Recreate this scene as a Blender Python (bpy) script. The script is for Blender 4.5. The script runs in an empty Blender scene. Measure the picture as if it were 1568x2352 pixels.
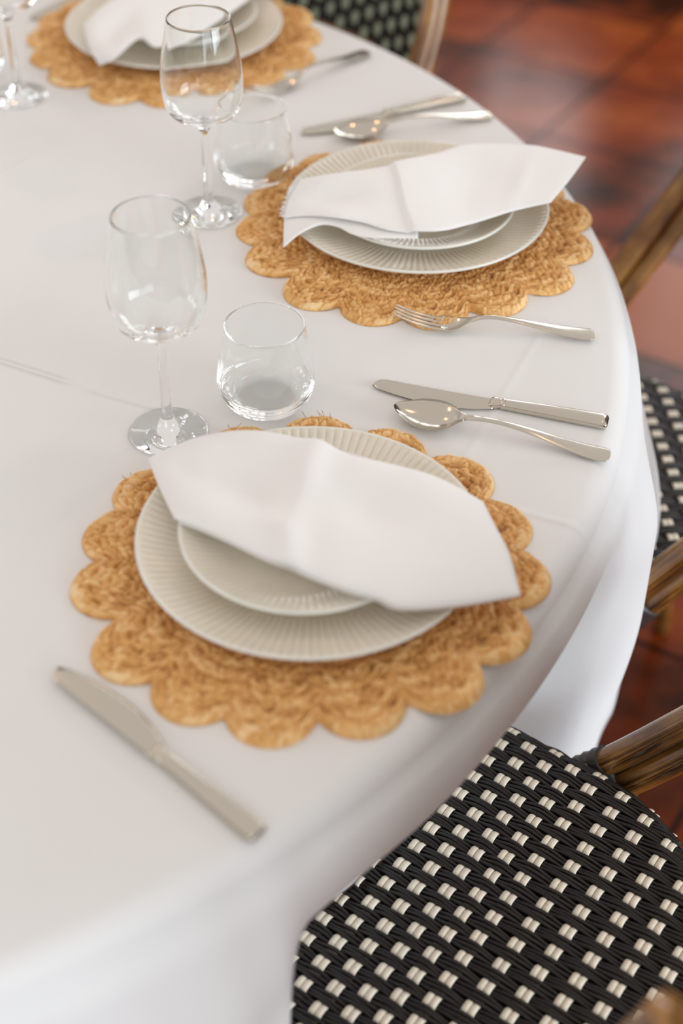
import bpy, math, random
import numpy as np
from mathutils import Matrix, Vector

random.seed(4)
rng = np.random.RandomState(7)
SC = bpy.context.scene
COL = SC.collection
TZ = 0.75                      # height of the table top above the floor

# ------------------------------------------------------------------ camera
cam_d = bpy.data.cameras.new('camera')
cam = bpy.data.objects.new('camera', cam_d)
COL.objects.link(cam)
cam_d.sensor_fit = 'AUTO'
cam_d.sensor_width = 36.0
cam_d.lens = 53.80
cam_d.clip_start = 0.05
PITCH, ROLL = 0.71352684, 0.00855287
Fv = Vector((0, math.cos(PITCH), -math.sin(PITCH)))
Rv = Vector((1, 0, 0))
Uv = Rv.cross(Fv)
R2 = math.cos(ROLL) * Rv + math.sin(ROLL) * Uv
U2 = -math.sin(ROLL) * Rv + math.cos(ROLL) * Uv
m3 = Matrix((R2, U2, -Fv)).transposed()
cam.matrix_world = Matrix.Translation((0, 0, TZ + 0.82205)) @ m3.to_4x4()
cam_d.dof.use_dof = True
cam_d.dof.focus_distance = 1.385
cam_d.dof.aperture_fstop = 2.4
SC.camera = cam

# ------------------------------------------------------------------ world, light, exposure
SC.view_settings.view_transform = 'Standard'
SC.view_settings.look = 'None'
SC.view_settings.gamma = 1.0
SC.view_settings.exposure = 0.14
SC.view_settings.use_curve_mapping = False
SC.cycles.use_denoising = True
SC.cycles.max_bounces = 64
SC.cycles.transmission_bounces = 64
SC.cycles.glossy_bounces = 64
SC.cycles.diffuse_bounces = 6
SC.cycles.transparent_max_bounces = 16
SC.cycles.caustics_reflective = True
SC.cycles.caustics_refractive = True
SC.cycles.sample_clamp_indirect = 8.0
SC.cycles.blur_glossy = 0.3

world = bpy.data.worlds.new('world')
SC.world = world
world.use_nodes = True
bg = world.node_tree.nodes['Background']
bg.inputs[0].default_value = (1.0, 0.94, 0.895, 1)
bg.inputs[1].default_value = 0.665


def area(name, loc, target, sx, sy, power, color):
    d = bpy.data.lights.new(name, 'AREA')
    d.shape = 'RECTANGLE'
    d.size, d.size_y = sx, sy
    d.energy = power
    d.color = color
    o = bpy.data.objects.new(name, d)
    COL.objects.link(o)
    o.location = loc
    o.rotation_euler = (Vector(target) - Vector(loc)).to_track_quat('-Z', 'Y').to_euler()
    return o


# daylight through the room's windows: (wall start, wall end, windows as (from, to, sill, head)), lamps set in the openings
WALLS = {
    'wall_far': ((-1.62, 8.78), (3.6, 2.296), [(2.35, 3.15, 1.05, 2.6), (3.35, 4.15, 1.05, 2.6), (4.4, 5.2, 1.05, 2.6), (5.45, 6.25, 1.05, 2.6)]),
    'wall_left': ((-4.6, -4.0), (-4.6, 8.78), [(4.2, 5.0, 1.0, 2.6), (5.3, 6.1, 1.0, 2.6), (6.4, 7.2, 1.0, 2.6)]),
}
WIN_POWER = {'wall_far': 17, 'wall_left': 13}
for wname, (A_, B_, wins) in WALLS.items():
    A_, B_ = Vector((*A_, 0)), Vector((*B_, 0))
    t_ = (B_ - A_).normalized()
    n_ = Vector((t_.y, -t_.x, 0))
    for (w0, w1, z0, z1) in wins:
        c_ = A_ + t_ * ((w0 + w1) / 2) + Vector((0, 0, (z0 + z1) / 2))
        area('window_light', c_ - n_ * 0.03, c_ + n_ + Vector((0, 0, -0.25)), w1 - w0 - 0.1, z1 - z0 - 0.1, WIN_POWER[wname], (0.94, 0.97, 1.0))
area('window_light_near', (2.5, -3.3, 1.5), (0.0, 0.9, 0.6), 2.8, 1.8, 62, (0.74, 0.89, 1.0))
area('window_light_right', (4.2, -0.8, 1.5), (0.1, 1.1, 0.6), 2.6, 1.7, 135, (0.78, 0.90, 1.0))
for i, (bx_, by_) in enumerate([(-1.4, 1.7), (-0.9, 3.3), (0.9, 1.9)]):
    d = bpy.data.lights.new('bulb_light', 'POINT')
    d.energy = 5
    d.shadow_soft_size = 0.05
    d.color = (1.0, 0.55, 0.25)
    o = bpy.data.objects.new('bulb_light', d)
    COL.objects.link(o)
    o.location = (bx_, by_, 2.55)


# ------------------------------------------------------------------ materials
def new_mat(name):
    m = bpy.data.materials.new(name)
    m.use_nodes = True
    nt = m.node_tree
    return m, nt, nt.nodes['Principled BSDF']


def setp(b, **k):
    for a, v in k.items():
        b.inputs[a.replace('_', ' ')].default_value = v


def N(nt, typ, **k):
    n = nt.nodes.new(typ)
    for a, v in k.items():
        setattr(n, a, v)
    return n


def ramp(nt, fac, stops):
    r = N(nt, 'ShaderNodeValToRGB')
    els = r.color_ramp.elements
    while len(els) < len(stops):
        els.new(0.5)
    for e, (p, c) in zip(els, stops):
        e.position = p
        e.color = (*c, 1)
    nt.links.new(fac, r.inputs[0])
    return r.outputs[0]


def math_node(nt, op, a, b=None, c=None):
    n = N(nt, 'ShaderNodeMath', operation=op)
    for i, x in enumerate((a, b, c)):
        if x is None:
            continue
        if isinstance(x, (int, float)):
            n.inputs[i].default_value = x
        else:
            nt.links.new(x, n.inputs[i])
    return n.outputs[0]


def noise(nt, vec, scale, detail=3, rough=0.5):
    n = N(nt, 'ShaderNodeTexNoise')
    n.inputs['Scale'].default_value = scale
    n.inputs['Detail'].default_value = detail
    n.inputs['Roughness'].default_value = rough
    if vec is not None:
        nt.links.new(vec, n.inputs['Vector'])
    return n.outputs['Fac']


# ironed fold creases of the table cloth: (x0, y0, x1, y1, strength)
CREASES = [(-0.46, 1.228, -0.239, 1.122, 1.0), (-0.239, 1.120, -0.150, 1.082, 0.55), (0.118, 0.964, 0.215, 0.926, 0.35),
           (-0.60, 1.23, -0.20, 1.74, 0.22), (0.10, 1.01, 0.20, 1.24, 0.14), (-0.05, 1.26, 0.10, 1.2, 0.1)]


def cloth_material():
    m, nt, b = new_mat('white_cotton_cloth')
    setp(b, Base_Color=(0.80, 0.79, 0.78, 1), Roughness=0.85)
    b.inputs['Sheen Weight'].default_value = 0.15
    geo = N(nt, 'ShaderNodeNewGeometry')
    sep = N(nt, 'ShaderNodeSeparateXYZ')
    nt.links.new(geo.outputs['Position'], sep.inputs[0])
    X, Y = sep.outputs[0], sep.outputs[1]
    total = None
    for (x0, y0, x1, y1, s) in CREASES:
        L = math.hypot(x1 - x0, y1 - y0)
        ux, uy = (x1 - x0) / L, (y1 - y0) / L
        dx = math_node(nt, 'SUBTRACT', X, x0)
        dy = math_node(nt, 'SUBTRACT', Y, y0)
        t = math_node(nt, 'ADD', math_node(nt, 'MULTIPLY', dx, ux), math_node(nt, 'MULTIPLY', dy, uy))
        d = math_node(nt, 'SUBTRACT', math_node(nt, 'MULTIPLY', dy, ux), math_node(nt, 'MULTIPLY', dx, uy))
        g = math_node(nt, 'POWER', 2.718, math_node(nt, 'MULTIPLY', math_node(nt, 'MULTIPLY', d, d), -1 / (0.0042 ** 2)))
        e = math_node(nt, 'MULTIPLY', math_node(nt, 'SMOOTH_MIN', t, 0.03, 0.02), math_node(nt, 'SMOOTH_MIN', math_node(nt, 'SUBTRACT', L, t), 0.03, 0.02))
        e = math_node(nt, 'MINIMUM', math_node(nt, 'MAXIMUM', math_node(nt, 'MULTIPLY', e, 1 / 0.0006), 0.0), 1.0)
        h = math_node(nt, 'MULTIPLY', math_node(nt, 'MULTIPLY', g, e), s * 0.0028)
        total = h if total is None else math_node(nt, 'ADD', total, h)
    w = noise(nt, geo.outputs['Position'], 5.0, 2)
    w2 = noise(nt, geo.outputs['Position'], 26.0, 3)
    total = math_node(nt, 'ADD', total, math_node(nt, 'MULTIPLY', w, 0.005))
    total = math_node(nt, 'ADD', total, math_node(nt, 'MULTIPLY', w2, 0.0005))
    bump = N(nt, 'ShaderNodeBump')
    bump.inputs['Strength'].default_value = 1.0
    bump.inputs['Distance'].default_value = 1.0
    nt.links.new(total, bump.inputs['Height'])
    nt.links.new(bump.outputs[0], b.inputs['Normal'])
    return m


def napkin_material():
    m, nt, b = new_mat('white_napkin_cloth')
    setp(b, Base_Color=(0.90, 0.885, 0.87, 1), Roughness=0.8)
    b.inputs['Sheen Weight'].default_value = 0.2
    tc = N(nt, 'ShaderNodeTexCoord')
    w = noise(nt, tc.outputs['Object'], 22.0, 3)
    bump = N(nt, 'ShaderNodeBump')
    bump.inputs['Strength'].default_value = 1.0
    bump.inputs['Distance'].default_value = 0.002
    nt.links.new(w, bump.inputs['Height'])
    nt.links.new(bump.outputs[0], b.inputs['Normal'])
    return m


def jute_material():
    m, nt, b = new_mat('woven_water_hyacinth')
    setp(b, Roughness=0.62)
    at = N(nt, 'ShaderNodeAttribute', attribute_name='tone')
    tc = N(nt, 'ShaderNodeTexCoord')
    n = noise(nt, tc.outputs['Object'], 420.0, 4, 0.7)
    n2 = noise(nt, tc.outputs['Object'], 30.0, 2)
    f = math_node(nt, 'ADD', at.outputs['Fac'], math_node(nt, 'MULTIPLY', math_node(nt, 'SUBTRACT', n, 0.5), 0.5))
    f = math_node(nt, 'ADD', f, math_node(nt, 'MULTIPLY', math_node(nt, 'SUBTRACT', n2, 0.5), 0.35))
    c = ramp(nt, f, [(0.0, (0.15, 0.05, 0.010)), (0.22, (0.55, 0.25, 0.065)), (0.5, (0.78, 0.42, 0.135)), (0.8, (0.92, 0.60, 0.27)), (1.0, (0.95, 0.72, 0.43))])
    nt.links.new(c, b.inputs['Base Color'])
    bump = N(nt, 'ShaderNodeBump')
    bump.inputs['Strength'].default_value = 0.6
    bump.inputs['Distance'].default_value = 0.001
    nt.links.new(n, bump.inputs['Height'])
    nt.links.new(bump.outputs[0], b.inputs['Normal'])
    return m


def glaze(name, col, rough=0.22):
    m, nt, b = new_mat(name)
    setp(b, Base_Color=(*col, 1), Roughness=rough)
    b.inputs['Coat Weight'].default_value = 0.4
    b.inputs['Coat Roughness'].default_value = 0.08
    tc = N(nt, 'ShaderNodeTexCoord')
    n = noise(nt, tc.outputs['Object'], 60.0, 4)
    c = ramp(nt, n, [(0.3, tuple(x * 0.93 for x in col)), (0.7, col)])
    nt.links.new(c, b.inputs['Base Color'])
    return m


def glass_material():
    m, nt, b = new_mat('clear_glass')
    setp(b, Base_Color=(0.985, 1.0, 0.995, 1), Roughness=0.0, IOR=1.44)
    b.inputs['Transmission Weight'].default_value = 1.0
    return m


def steel_material():
    m, nt, b = new_mat('polished_stainless_steel')
    setp(b, Base_Color=(0.62, 0.575, 0.50, 1), Roughness=0.2, Metallic=1.0)
    tc = N(nt, 'ShaderNodeTexCoord')
    mp = N(nt, 'ShaderNodeMapping')
    mp.inputs['Scale'].default_value = (8, 220, 220)
    nt.links.new(tc.outputs['Object'], mp.inputs[0])
    n = noise(nt, mp.outputs[0], 6.0, 3)
    r = math_node(nt, 'ADD', math_node(nt, 'MULTIPLY', n, 0.14), 0.11)
    nt.links.new(r, b.inputs['Roughness'])
    return m


def bamboo_material():
    m, nt, b = new_mat('scorched_bamboo')
    setp(b, Roughness=0.3)
    b.inputs['Coat Weight'].default_value = 0.6
    b.inputs['Coat Roughness'].default_value = 0.12
    uv = N(nt, 'ShaderNodeUVMap')
    mp = N(nt, 'ShaderNodeMapping')
    mp.inputs['Scale'].default_value = (60, 5, 1)
    nt.links.new(uv.outputs[0], mp.inputs[0])
    n = noise(nt, mp.outputs[0], 1.0, 5, 0.65)
    mp2 = N(nt, 'ShaderNodeMapping')
    mp2.inputs['Scale'].default_value = (3, 14, 1)
    nt.links.new(uv.outputs[0], mp2.inputs[0])
    n2 = noise(nt, mp2.outputs[0], 1.0, 3)
    f = math_node(nt, 'ADD', math_node(nt, 'MULTIPLY', n, 0.55), math_node(nt, 'MULTIPLY', n2, 0.45))
    c = ramp(nt, f, [(0.38, (0.025, 0.010, 0.004)), (0.47, (0.18, 0.07, 0.014)), (0.57, (0.40, 0.19, 0.042)), (0.75, (0.58, 0.33, 0.10))])
    nt.links.new(c, b.inputs['Base Color'])
    return m


def plain(name, col, rough=0.5, coat=0.0, nscale=80.0, var=0.12):
    m, nt, b = new_mat(name)
    setp(b, Roughness=rough)
    b.inputs['Coat Weight'].default_value = coat
    tc = N(nt, 'ShaderNodeTexCoord')
    n = noise(nt, tc.outputs['Object'], nscale, 3)
    c = ramp(nt, n, [(0.3, tuple(x * (1 - var) for x in col)), (0.7, tuple(min(1, x * (1 + var)) for x in col))])
    nt.links.new(c, b.inputs['Base Color'])
    return m


def floor_material():
    m, nt, b = new_mat('glazed_terracotta_floor')
    tc = N(nt, 'ShaderNodeTexCoord')
    mp = N(nt, 'ShaderNodeMapping')
    mp.inputs['Rotation'].default_value = (0, 0, math.radians(-58))
    mp.inputs['Location'].default_value = (0.12, 0.05, 0)
    nt.links.new(tc.outputs['Object'], mp.inputs[0])
    br = N(nt, 'ShaderNodeTexBrick')
    br.offset = 0.0
    br.inputs['Scale'].default_value = 1.0
    br.inputs['Mortar Size'].default_value = 0.006
    br.inputs['Mortar Smooth'].default_value = 0.3
    br.inputs['Brick Width'].default_value = 0.33
    br.inputs['Row Height'].default_value = 0.33
    br.inputs['Color1'].default_value = (0, 0, 0, 1)
    br.inputs['Color2'].default_value = (1, 1, 1, 1)
    nt.links.new(mp.outputs[0], br.inputs['Vector'])
    n = noise(nt, tc.outputs['Object'], 7.0, 4, 0.6)
    f = math_node(nt, 'ADD', math_node(nt, 'MULTIPLY', br.outputs['Color'], 0.35), math_node(nt, 'MULTIPLY', n, 0.65))
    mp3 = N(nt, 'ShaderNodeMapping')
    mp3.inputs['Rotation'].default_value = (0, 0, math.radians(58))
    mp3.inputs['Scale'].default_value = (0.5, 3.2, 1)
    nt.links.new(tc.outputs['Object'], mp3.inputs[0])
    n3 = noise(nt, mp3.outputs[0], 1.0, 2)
    f = math_node(nt, 'ADD', f, math_node(nt, 'MULTIPLY', math_node(nt, 'SUBTRACT', n3, 0.5), 1.1))  # long dark bands: shade and reflections of furniture painted into the tile colour
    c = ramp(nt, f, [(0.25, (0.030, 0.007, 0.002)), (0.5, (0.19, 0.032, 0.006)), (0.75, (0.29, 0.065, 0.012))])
    mx = N(nt, 'ShaderNodeMixRGB')
    nt.links.new(br.outputs['Fac'], mx.inputs[0])
    nt.links.new(c, mx.inputs[1])
    mx.inputs[2].default_value = (0.035, 0.008, 0.004, 1)
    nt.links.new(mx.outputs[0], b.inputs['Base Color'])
    setp(b, Roughness=0.2)
    b.inputs['Specular IOR Level'].default_value = 0.12
    bump = N(nt, 'ShaderNodeBump')
    bump.inputs['Distance'].default_value = 0.002
    bump.invert = True
    nt.links.new(br.outputs['Fac'], bump.inputs['Height'])
    nt.links.new(bump.outputs[0], b.inputs['Normal'])
    return m


M_CLOTH = cloth_material()
M_NAPKIN = napkin_material()
M_JUTE = jute_material()
M_PLATE = glaze('grey_beige_glaze', (0.84, 0.775, 0.655))
M_RIM = glaze('pale_rim_glaze', (0.86, 0.85, 0.78))
M_GLASS = glass_material()
M_STEEL = steel_material()
M_BAMBOO = bamboo_material()
M_BLACK = plain('black_rattan_strand', (0.010, 0.0065, 0.004), 0.42, 0.0)
M_IVORY = plain('ivory_rattan_strand', (0.82, 0.71, 0.56), 0.38, 0.2, var=0.05)
M_IVORY_SHADED = plain('ivory_rattan_green_shade', (0.40, 0.47, 0.34), 0.38, 0.2, var=0.05)  # ivory strand for the backrest, its shade and greenish ambient light painted in
M_BIND = plain('dark_binding', (0.035, 0.028, 0.026), 0.45, 0.2)
M_WOOD = plain('table_wood', (0.30, 0.17, 0.08), 0.5)
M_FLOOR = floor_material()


# ------------------------------------------------------------------ mesh helpers
class MB:
    def __init__(self):
        self.v, self.f, self.mi, self.uv = [], [], [], []

    def add(self, verts, faces, mi=0, uvs=None):
        o = len(self.v)
        self.v.extend([tuple(map(float, p)) for p in verts])
        for k, f in enumerate(faces):
            self.f.append(tuple(i + o for i in f))
            self.mi.append(mi)
            self.uv.append(uvs[k] if uvs else [(0, 0)] * len(f))

    def tube(self, pts, rad, sides=10, mi=0, closed=False, flat=None, cap=True):
        """pts: points; rad: number or list; flat=(a, b) elliptic radii in (side, up) axes."""
        P = [Vector(p) for p in pts]
        n = len(P)
        rads = [rad] * n if isinstance(rad, (int, float)) else list(rad)
        verts, L = [], 0.0
        lens = []
        prev = None
        for i in range(n):
            a = P[i - 1] if (i > 0 or closed) else P[i]
            b = P[(i + 1) % n] if (i < n - 1 or closed) else P[i]
            t = (b - a).normalized()
            if flat is not None:
                up = Vector((0, 0, 1))
                s = t.cross(up)
                s = s.normalized() if s.length > 1e-6 else Vector((1, 0, 0))
                u = s.cross(t).normalized()
                ra, rb = flat
            else:
                if prev is None:
                    h = Vector((0, 0, 1)) if abs(t.z) < 0.9 else Vector((1, 0, 0))
                    s = t.cross(h).normalized()
                else:
                    s = (prev - t * prev.dot(t)).normalized()
                u = t.cross(s).normalized()
                prev = s
                ra = rb = rads[i]
            if i > 0:
                L += (P[i] - P[i - 1]).length
            lens.append(L)
            for k in range(sides):
                an = 2 * math.pi * k / sides
                verts.append(P[i] + s * (ra * math.cos(an)) + u * (rb * math.sin(an)))
        faces, uvs = [], []
        m = n if closed else n - 1
        for i in range(m):
            j = (i + 1) % n
            l1 = lens[i]
            l2 = lens[i + 1] if i + 1 < n else lens[i] + 0.01
            for k in range(sides):
                k2 = (k + 1) % sides
                faces.append((i * sides + k, i * sides + k2, j * sides + k2, j * sides + k))
                uvs.append([(k / sides, l1), ((k + 1) / sides, l1), ((k + 1) / sides, l2), (k / sides, l2)])
        if cap and not closed:
            faces.append(tuple(reversed(range(sides))))
            uvs.append([(0, 0)] * sides)
            faces.append(tuple((n - 1) * sides + k for k in range(sides)))
            uvs.append([(0, L)] * sides)
        self.add(verts, faces, mi, uvs)

    def lathe(self, prof, seg=72, mi=0, closed=False):
        verts, faces = [], []
        n = len(prof)
        for (r, z) in prof:
            for k in range(seg):
                a = 2 * math.pi * k / seg
                verts.append((r * math.cos(a), r * math.sin(a), z))
        m = n if closed else n - 1
        for i in range(m):
            j = (i + 1) % n
            for k in range(seg):
                k2 = (k + 1) % seg
                faces.append((i * seg + k, i * seg + k2, j * seg + k2, j * seg + k))
        self.add(verts, faces, mi)

    def grid(self, G, mi=0, wrap_u=False, flip=False):
        G = np.asarray(G)
        nu, nv = G.shape[:2]
        faces = []
        for i in range(nu if wrap_u else nu - 1):
            i2 = (i + 1) % nu
            for j in range(nv - 1):
                q = (i * nv + j, i * nv + j + 1, i2 * nv + j + 1, i2 * nv + j)
                faces.append(q[::-1] if flip else q)
        self.add(G.reshape(-1, 3), faces, mi)

    def loft(self, rings, mi=0, cap=True):
        n = len(rings[0])
        verts = [p for r in rings for p in r]
        faces = []
        for i in range(len(rings) - 1):
            for k in range(n):
                k2 = (k + 1) % n
                faces.append((i * n + k, i * n + k2, (i + 1) * n + k2, (i + 1) * n + k))
        if cap:
            faces.append(tuple(reversed(range(n))))
            faces.append(tuple((len(rings) - 1) * n + k for k in range(n)))
        self.add(verts, faces, mi)

    def mesh(self, name, mats, smooth=True, merge=False):
        me = bpy.data.meshes.new(name)
        me.from_pydata(self.v, [], self.f)
        for m in mats:
            me.materials.append(m)
        me.polygons.foreach_set('material_index', self.mi)
        me.polygons.foreach_set('use_smooth', [smooth] * len(self.f))
        uvl = me.uv_layers.new(name='UVMap')
        flat = [c for f in self.uv for p in f for c in p]
        uvl.data.foreach_set('uv', flat)
        me.validate()
        me.update()
        return me

    def obj(self, name, mats, parent=None, smooth=True, recalc=False):
        me = self.mesh(name, mats if isinstance(mats, (list, tuple)) else [mats], smooth)
        if recalc:
            import bmesh
            bm = bmesh.new()
            bm.from_mesh(me)
            bmesh.ops.remove_doubles(bm, verts=bm.verts, dist=1e-6)
            bmesh.ops.recalc_face_normals(bm, faces=bm.faces)
            bm.to_mesh(me)
            bm.free()
        o = bpy.data.objects.new(name, me)
        COL.objects.link(o)
        if parent is not None:
            o.parent = parent
        return o


def tag(o, label=None, cat=None, group=None, kind=None):
    if label:
        o['label'] = label
    if cat:
        o['category'] = cat
    if group:
        o['group'] = group
    if kind:
        o['kind'] = kind
    return o


def empty(name, loc=(0, 0, 0), rz=0.0):
    e = bpy.data.objects.new(name, None)
    COL.objects.link(e)
    e.location = loc
    e.rotation_euler = (0, 0, rz)
    e.empty_display_size = 0.05
    return e


def dup(root, loc=None, rot=None, label=None):
    r = root.copy()
    COL.objects.link(r)
    if loc is not None:
        r.location = loc
    if rot is not None:
        r.rotation_euler = rot
    if label:
        r['label'] = label
    for ch in list(root.children):
        c = ch.copy()
        COL.objects.link(c)
        c.parent = r
        for g in list(ch.children):
            d = g.copy()
            COL.objects.link(d)
            d.parent = c
    return r


def smooth_curve(pts, n):
    """Catmull-Rom through pts, n samples."""
    P = np.asarray(pts, float)
    k = len(P)
    Q = np.vstack([2 * P[0] - P[1], P, 2 * P[-1] - P[-2]])
    out = []
    for i in range(n):
        t = i / (n - 1) * (k - 1)
        s = min(int(t), k - 2)
        f = t - s
        a, b, c, d = Q[s], Q[s + 1], Q[s + 2], Q[s + 3]
        out.append(0.5 * ((2 * b) + (c - a) * f + (2 * a - 5 * b + 4 * c - d) * f * f + (3 * b - 3 * c + d - a) * f ** 3))
    return np.array(out)


def sstep(a, b, x):
    t = np.clip((x - a) / (b - a), 0, 1)
    return t * t * (3 - 2 * t)


# ------------------------------------------------------------------ floor
fl = MB()
fl.add([(-6, -5, 0), (6, -5, 0), (6, 9, 0), (-6, 9, 0), (-6, -5, -0.1), (6, -5, -0.1), (6, 9, -0.1), (-6, 9, -0.1)],
       [(0, 1, 2, 3), (7, 6, 5, 4), (0, 4, 5, 1), (1, 5, 6, 2), (2, 6, 7, 3), (3, 7, 4, 0)])
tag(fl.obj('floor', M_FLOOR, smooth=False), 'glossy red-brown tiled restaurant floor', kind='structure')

# ------------------------------------------------------------------ walls with windows
M_WALL = plain('dark_wood_panelling', (0.10, 0.05, 0.03), 0.5, nscale=3.0)
M_FRAME = plain('window_frame_paint', (0.55, 0.5, 0.44), 0.5)
wn = 0
for wname, (A_, B_, wins) in WALLS.items():
    A_, B_ = Vector((*A_, 0)), Vector((*B_, 0))
    Lw = (B_ - A_).length
    t_ = (B_ - A_).normalized()
    n_ = Vector((t_.y, -t_.x, 0))

    def wbox(mb, s0, s1, z0, z1, d0, d1):
        V = [A_ + t_ * s_ + n_ * d_ + Vector((0, 0, z_)) for z_ in (z0, z1) for s_, d_ in ((s0, d0), (s1, d0), (s1, d1), (s0, d1))]
        mb.add(V, [(0, 1, 2, 3), (7, 6, 5, 4), (0, 4, 5, 1), (1, 5, 6, 2), (2, 6, 7, 3), (3, 7, 4, 0)])
    mb = MB()
    cur = 0
    for (w0, w1, z0, z1) in wins:
        wbox(mb, cur, w0, 0, 2.9, -0.15, 0)
        wbox(mb, w0, w1, 0, z0, -0.15, 0)
        wbox(mb, w0, w1, z1, 2.9, -0.15, 0)
        cur = w1
    wbox(mb, cur, Lw, 0, 2.9, -0.15, 0)
    tag(mb.obj(wname, M_WALL, smooth=False, recalc=True), kind='structure')
    for (w0, w1, z0, z1) in wins:
        wn += 1
        mb = MB()
        for q in ((w0, w0 + .05, z0, z1), (w1 - .05, w1, z0, z1), (w0 + .05, w1 - .05, z0, z0 + .05), (w0 + .05, w1 - .05, z1 - .05, z1),
                  ((w0 + w1) / 2 - .012, (w0 + w1) / 2 + .012, z0 + .05, z1 - .05), (w0 + .05, w1 - .05, (z0 + z1) / 2 - .012, (z0 + z1) / 2 + .012)):
            wbox(mb, *q, -0.02, 0.02)
        tag(mb.obj('window_%d' % wn, M_FRAME, smooth=False, recalc=True), kind='structure')

# ------------------------------------------------------------------ round table
CX, CY, RT = -0.5784, 1.2813, 0.8528
table = empty('round_table', (CX, CY, 0))
tag(table, 'large round dining table hidden beneath the white tablecloth', 'table')
b = MB()
b.lathe([(0.0005, -0.030), (RT - 0.03, -0.030), (RT - 0.018, -0.022), (RT - 0.018, -0.010), (RT - 0.025, -0.004), (0.0005, -0.004)], 96)
o = b.obj('tabletop', M_WOOD, table)
o.location = (0, 0, TZ)
b = MB()
b.lathe([(0.0005, 0.03), (0.06, 0.03), (0.05, 0.12), (0.04, 0.35), (0.05, 0.62), (0.09, 0.715), (0.0005, 0.715)], 32)
b.obj('pedestal', M_WOOD, table)
b = MB()
b.lathe([(0.0005, 0.0), (0.30, 0.0), (0.30, 0.015), (0.08, 0.04), (0.0005, 0.04)], 48)
b.obj('pedestal_base', M_WOOD, table)


# ------------------------------------------------------------------ tablecloth
def build_tablecloth():
    nth = 1080
    th = np.linspace(0, 2 * np.pi, nth, endpoint=False)
    deg = (np.degrees(th) + 180) % 360 - 180

    def bump(c, w):
        return np.exp(-((deg - c) / w) ** 2)

    def plateau(a, b_, s):
        return sstep(a - s, a + s, deg) * (1 - sstep(b_ - s, b_ + s, deg))
    seats = plateau(-49.5, -21.8, 0.8) + plateau(-5.5, 21, 1.2) + plateau(44, 73, 1.2)
    hem = -0.50 + (0.50 - 0.283) * np.clip(seats, 0, 1)
    rows = []
    # flat top
    for r in np.linspace(0.02, 0.80, 26):
        rows.append(np.stack([r * np.cos(th), r * np.sin(th), 0 * th], -1))
    for t in np.linspace(0, 1, 10):
        a = t * math.pi / 2
        r = 0.834 + 0.022 * math.sin(a)
        z = -0.022 * (1 - math.cos(a))
        rows.append(np.stack([r * np.cos(th), r * np.sin(th), 0 * th + z], -1))
    # drop
    for t in np.linspace(0, 1, 40)[1:]:
        z = -0.022 + (hem + 0.022) * t
        d = -z
        g = sstep(0.0, 0.28, d)
        r = 0.856 + 0.012 * sstep(0, .05, d)
        r = r + bump(-13, 5.0) * (0.030 * sstep(0.02, 0.14, d) - 0.024 * sstep(0.24, 0.48, d))
        r = r + bump(-2, 6.0) * 0.048 * sstep(0.02, 0.28, d)
        r = r + bump(10, 8.0) * 0.070 * sstep(0.03, 0.28, d)
        r = r - bump(-18.5, 2.0) * 0.030 * sstep(0.06, 0.26, d)
        tuck = plateau(-50.5, -18.6, 1.4)
        r = r - tuck * (0.105 * sstep(0.05, 0.30, d) - 0.006 * np.sin(th * 34) * sstep(0.08, 0.25, d))
        r = r + bump(-55, 4) * 0.022 * sstep(0.02, 0.14, d)
        # gentle pleats around the rest of the drop
        rest = 1 - plateau(-60, 24, 3)
        r = r + rest * g * (0.020 * np.sin(th * 17 + 1.0) + 0.010 * np.sin(th * 29 + 0.4))
        rows.append(np.stack([r * np.cos(th), r * np.sin(th), z], -1))
    G = np.array(rows)            # (nr, nth, 3)
    G[:, :, 0] += CX
    G[:, :, 1] += CY
    G[:, :, 2] += TZ
    mb = MB()
    nr = len(rows)
    verts = G.reshape(-1, 3)
    faces = []
    for i in range(nr - 1):
        for k in range(nth):
            k2 = (k + 1) % nth
            faces.append((i * nth + k, (i + 1) * nth + k, (i + 1) * nth + k2, i * nth + k2))
    c = len(verts)
    verts = np.vstack([verts, [[CX, CY, TZ]]])
    for k in range(nth):
        faces.append((c, k, (k + 1) % nth))
    mb.add(verts, faces)
    o = mb.obj('tablecloth', M_CLOTH)
    s = o.modifiers.new('thickness', 'SOLIDIFY')
    s.thickness = 0.0012
    s.offset = -1
    tag(o, 'white cotton tablecloth draped over the round dining table', 'tablecloth')
    return o


build_tablecloth()


# ------------------------------------------------------------------ scalloped woven placemat
LOBES = [(-167.6, .1895), (-141.8, .196), (-119.9, .1935), (-99.0, .194), (-75.8, .188), (-52.7, .191), (-29.8, .188), (-7.3, .189),
         (15.4, .184), (39.7, .187), (65.1, .182), (89.1, .1875), (114.0, .184), (131.5, .186), (149.8, .187), (170.6, .1865)]


def scallop(deg):
    """outer radius of the mat at an angle (array, degrees)."""
    best = np.zeros_like(deg)
    for a, R in LOBES:
        d = (deg - a + 180) % 360 - 180
        y = R * np.sin(np.radians(d))
        rl = 0.0335
        c = R - rl
        # circle of radius rl centred at distance c, seen along angle d
        s = c * np.sin(np.radians(d))
        inside = rl ** 2 - s ** 2
        r = np.where((inside > 0) & (np.abs(d) < 60), c * np.cos(np.radians(d)) + np.sqrt(np.maximum(inside, 0)), 0)
        best = np.maximum(best, r)
    return np.maximum(best, 0.160)


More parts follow.
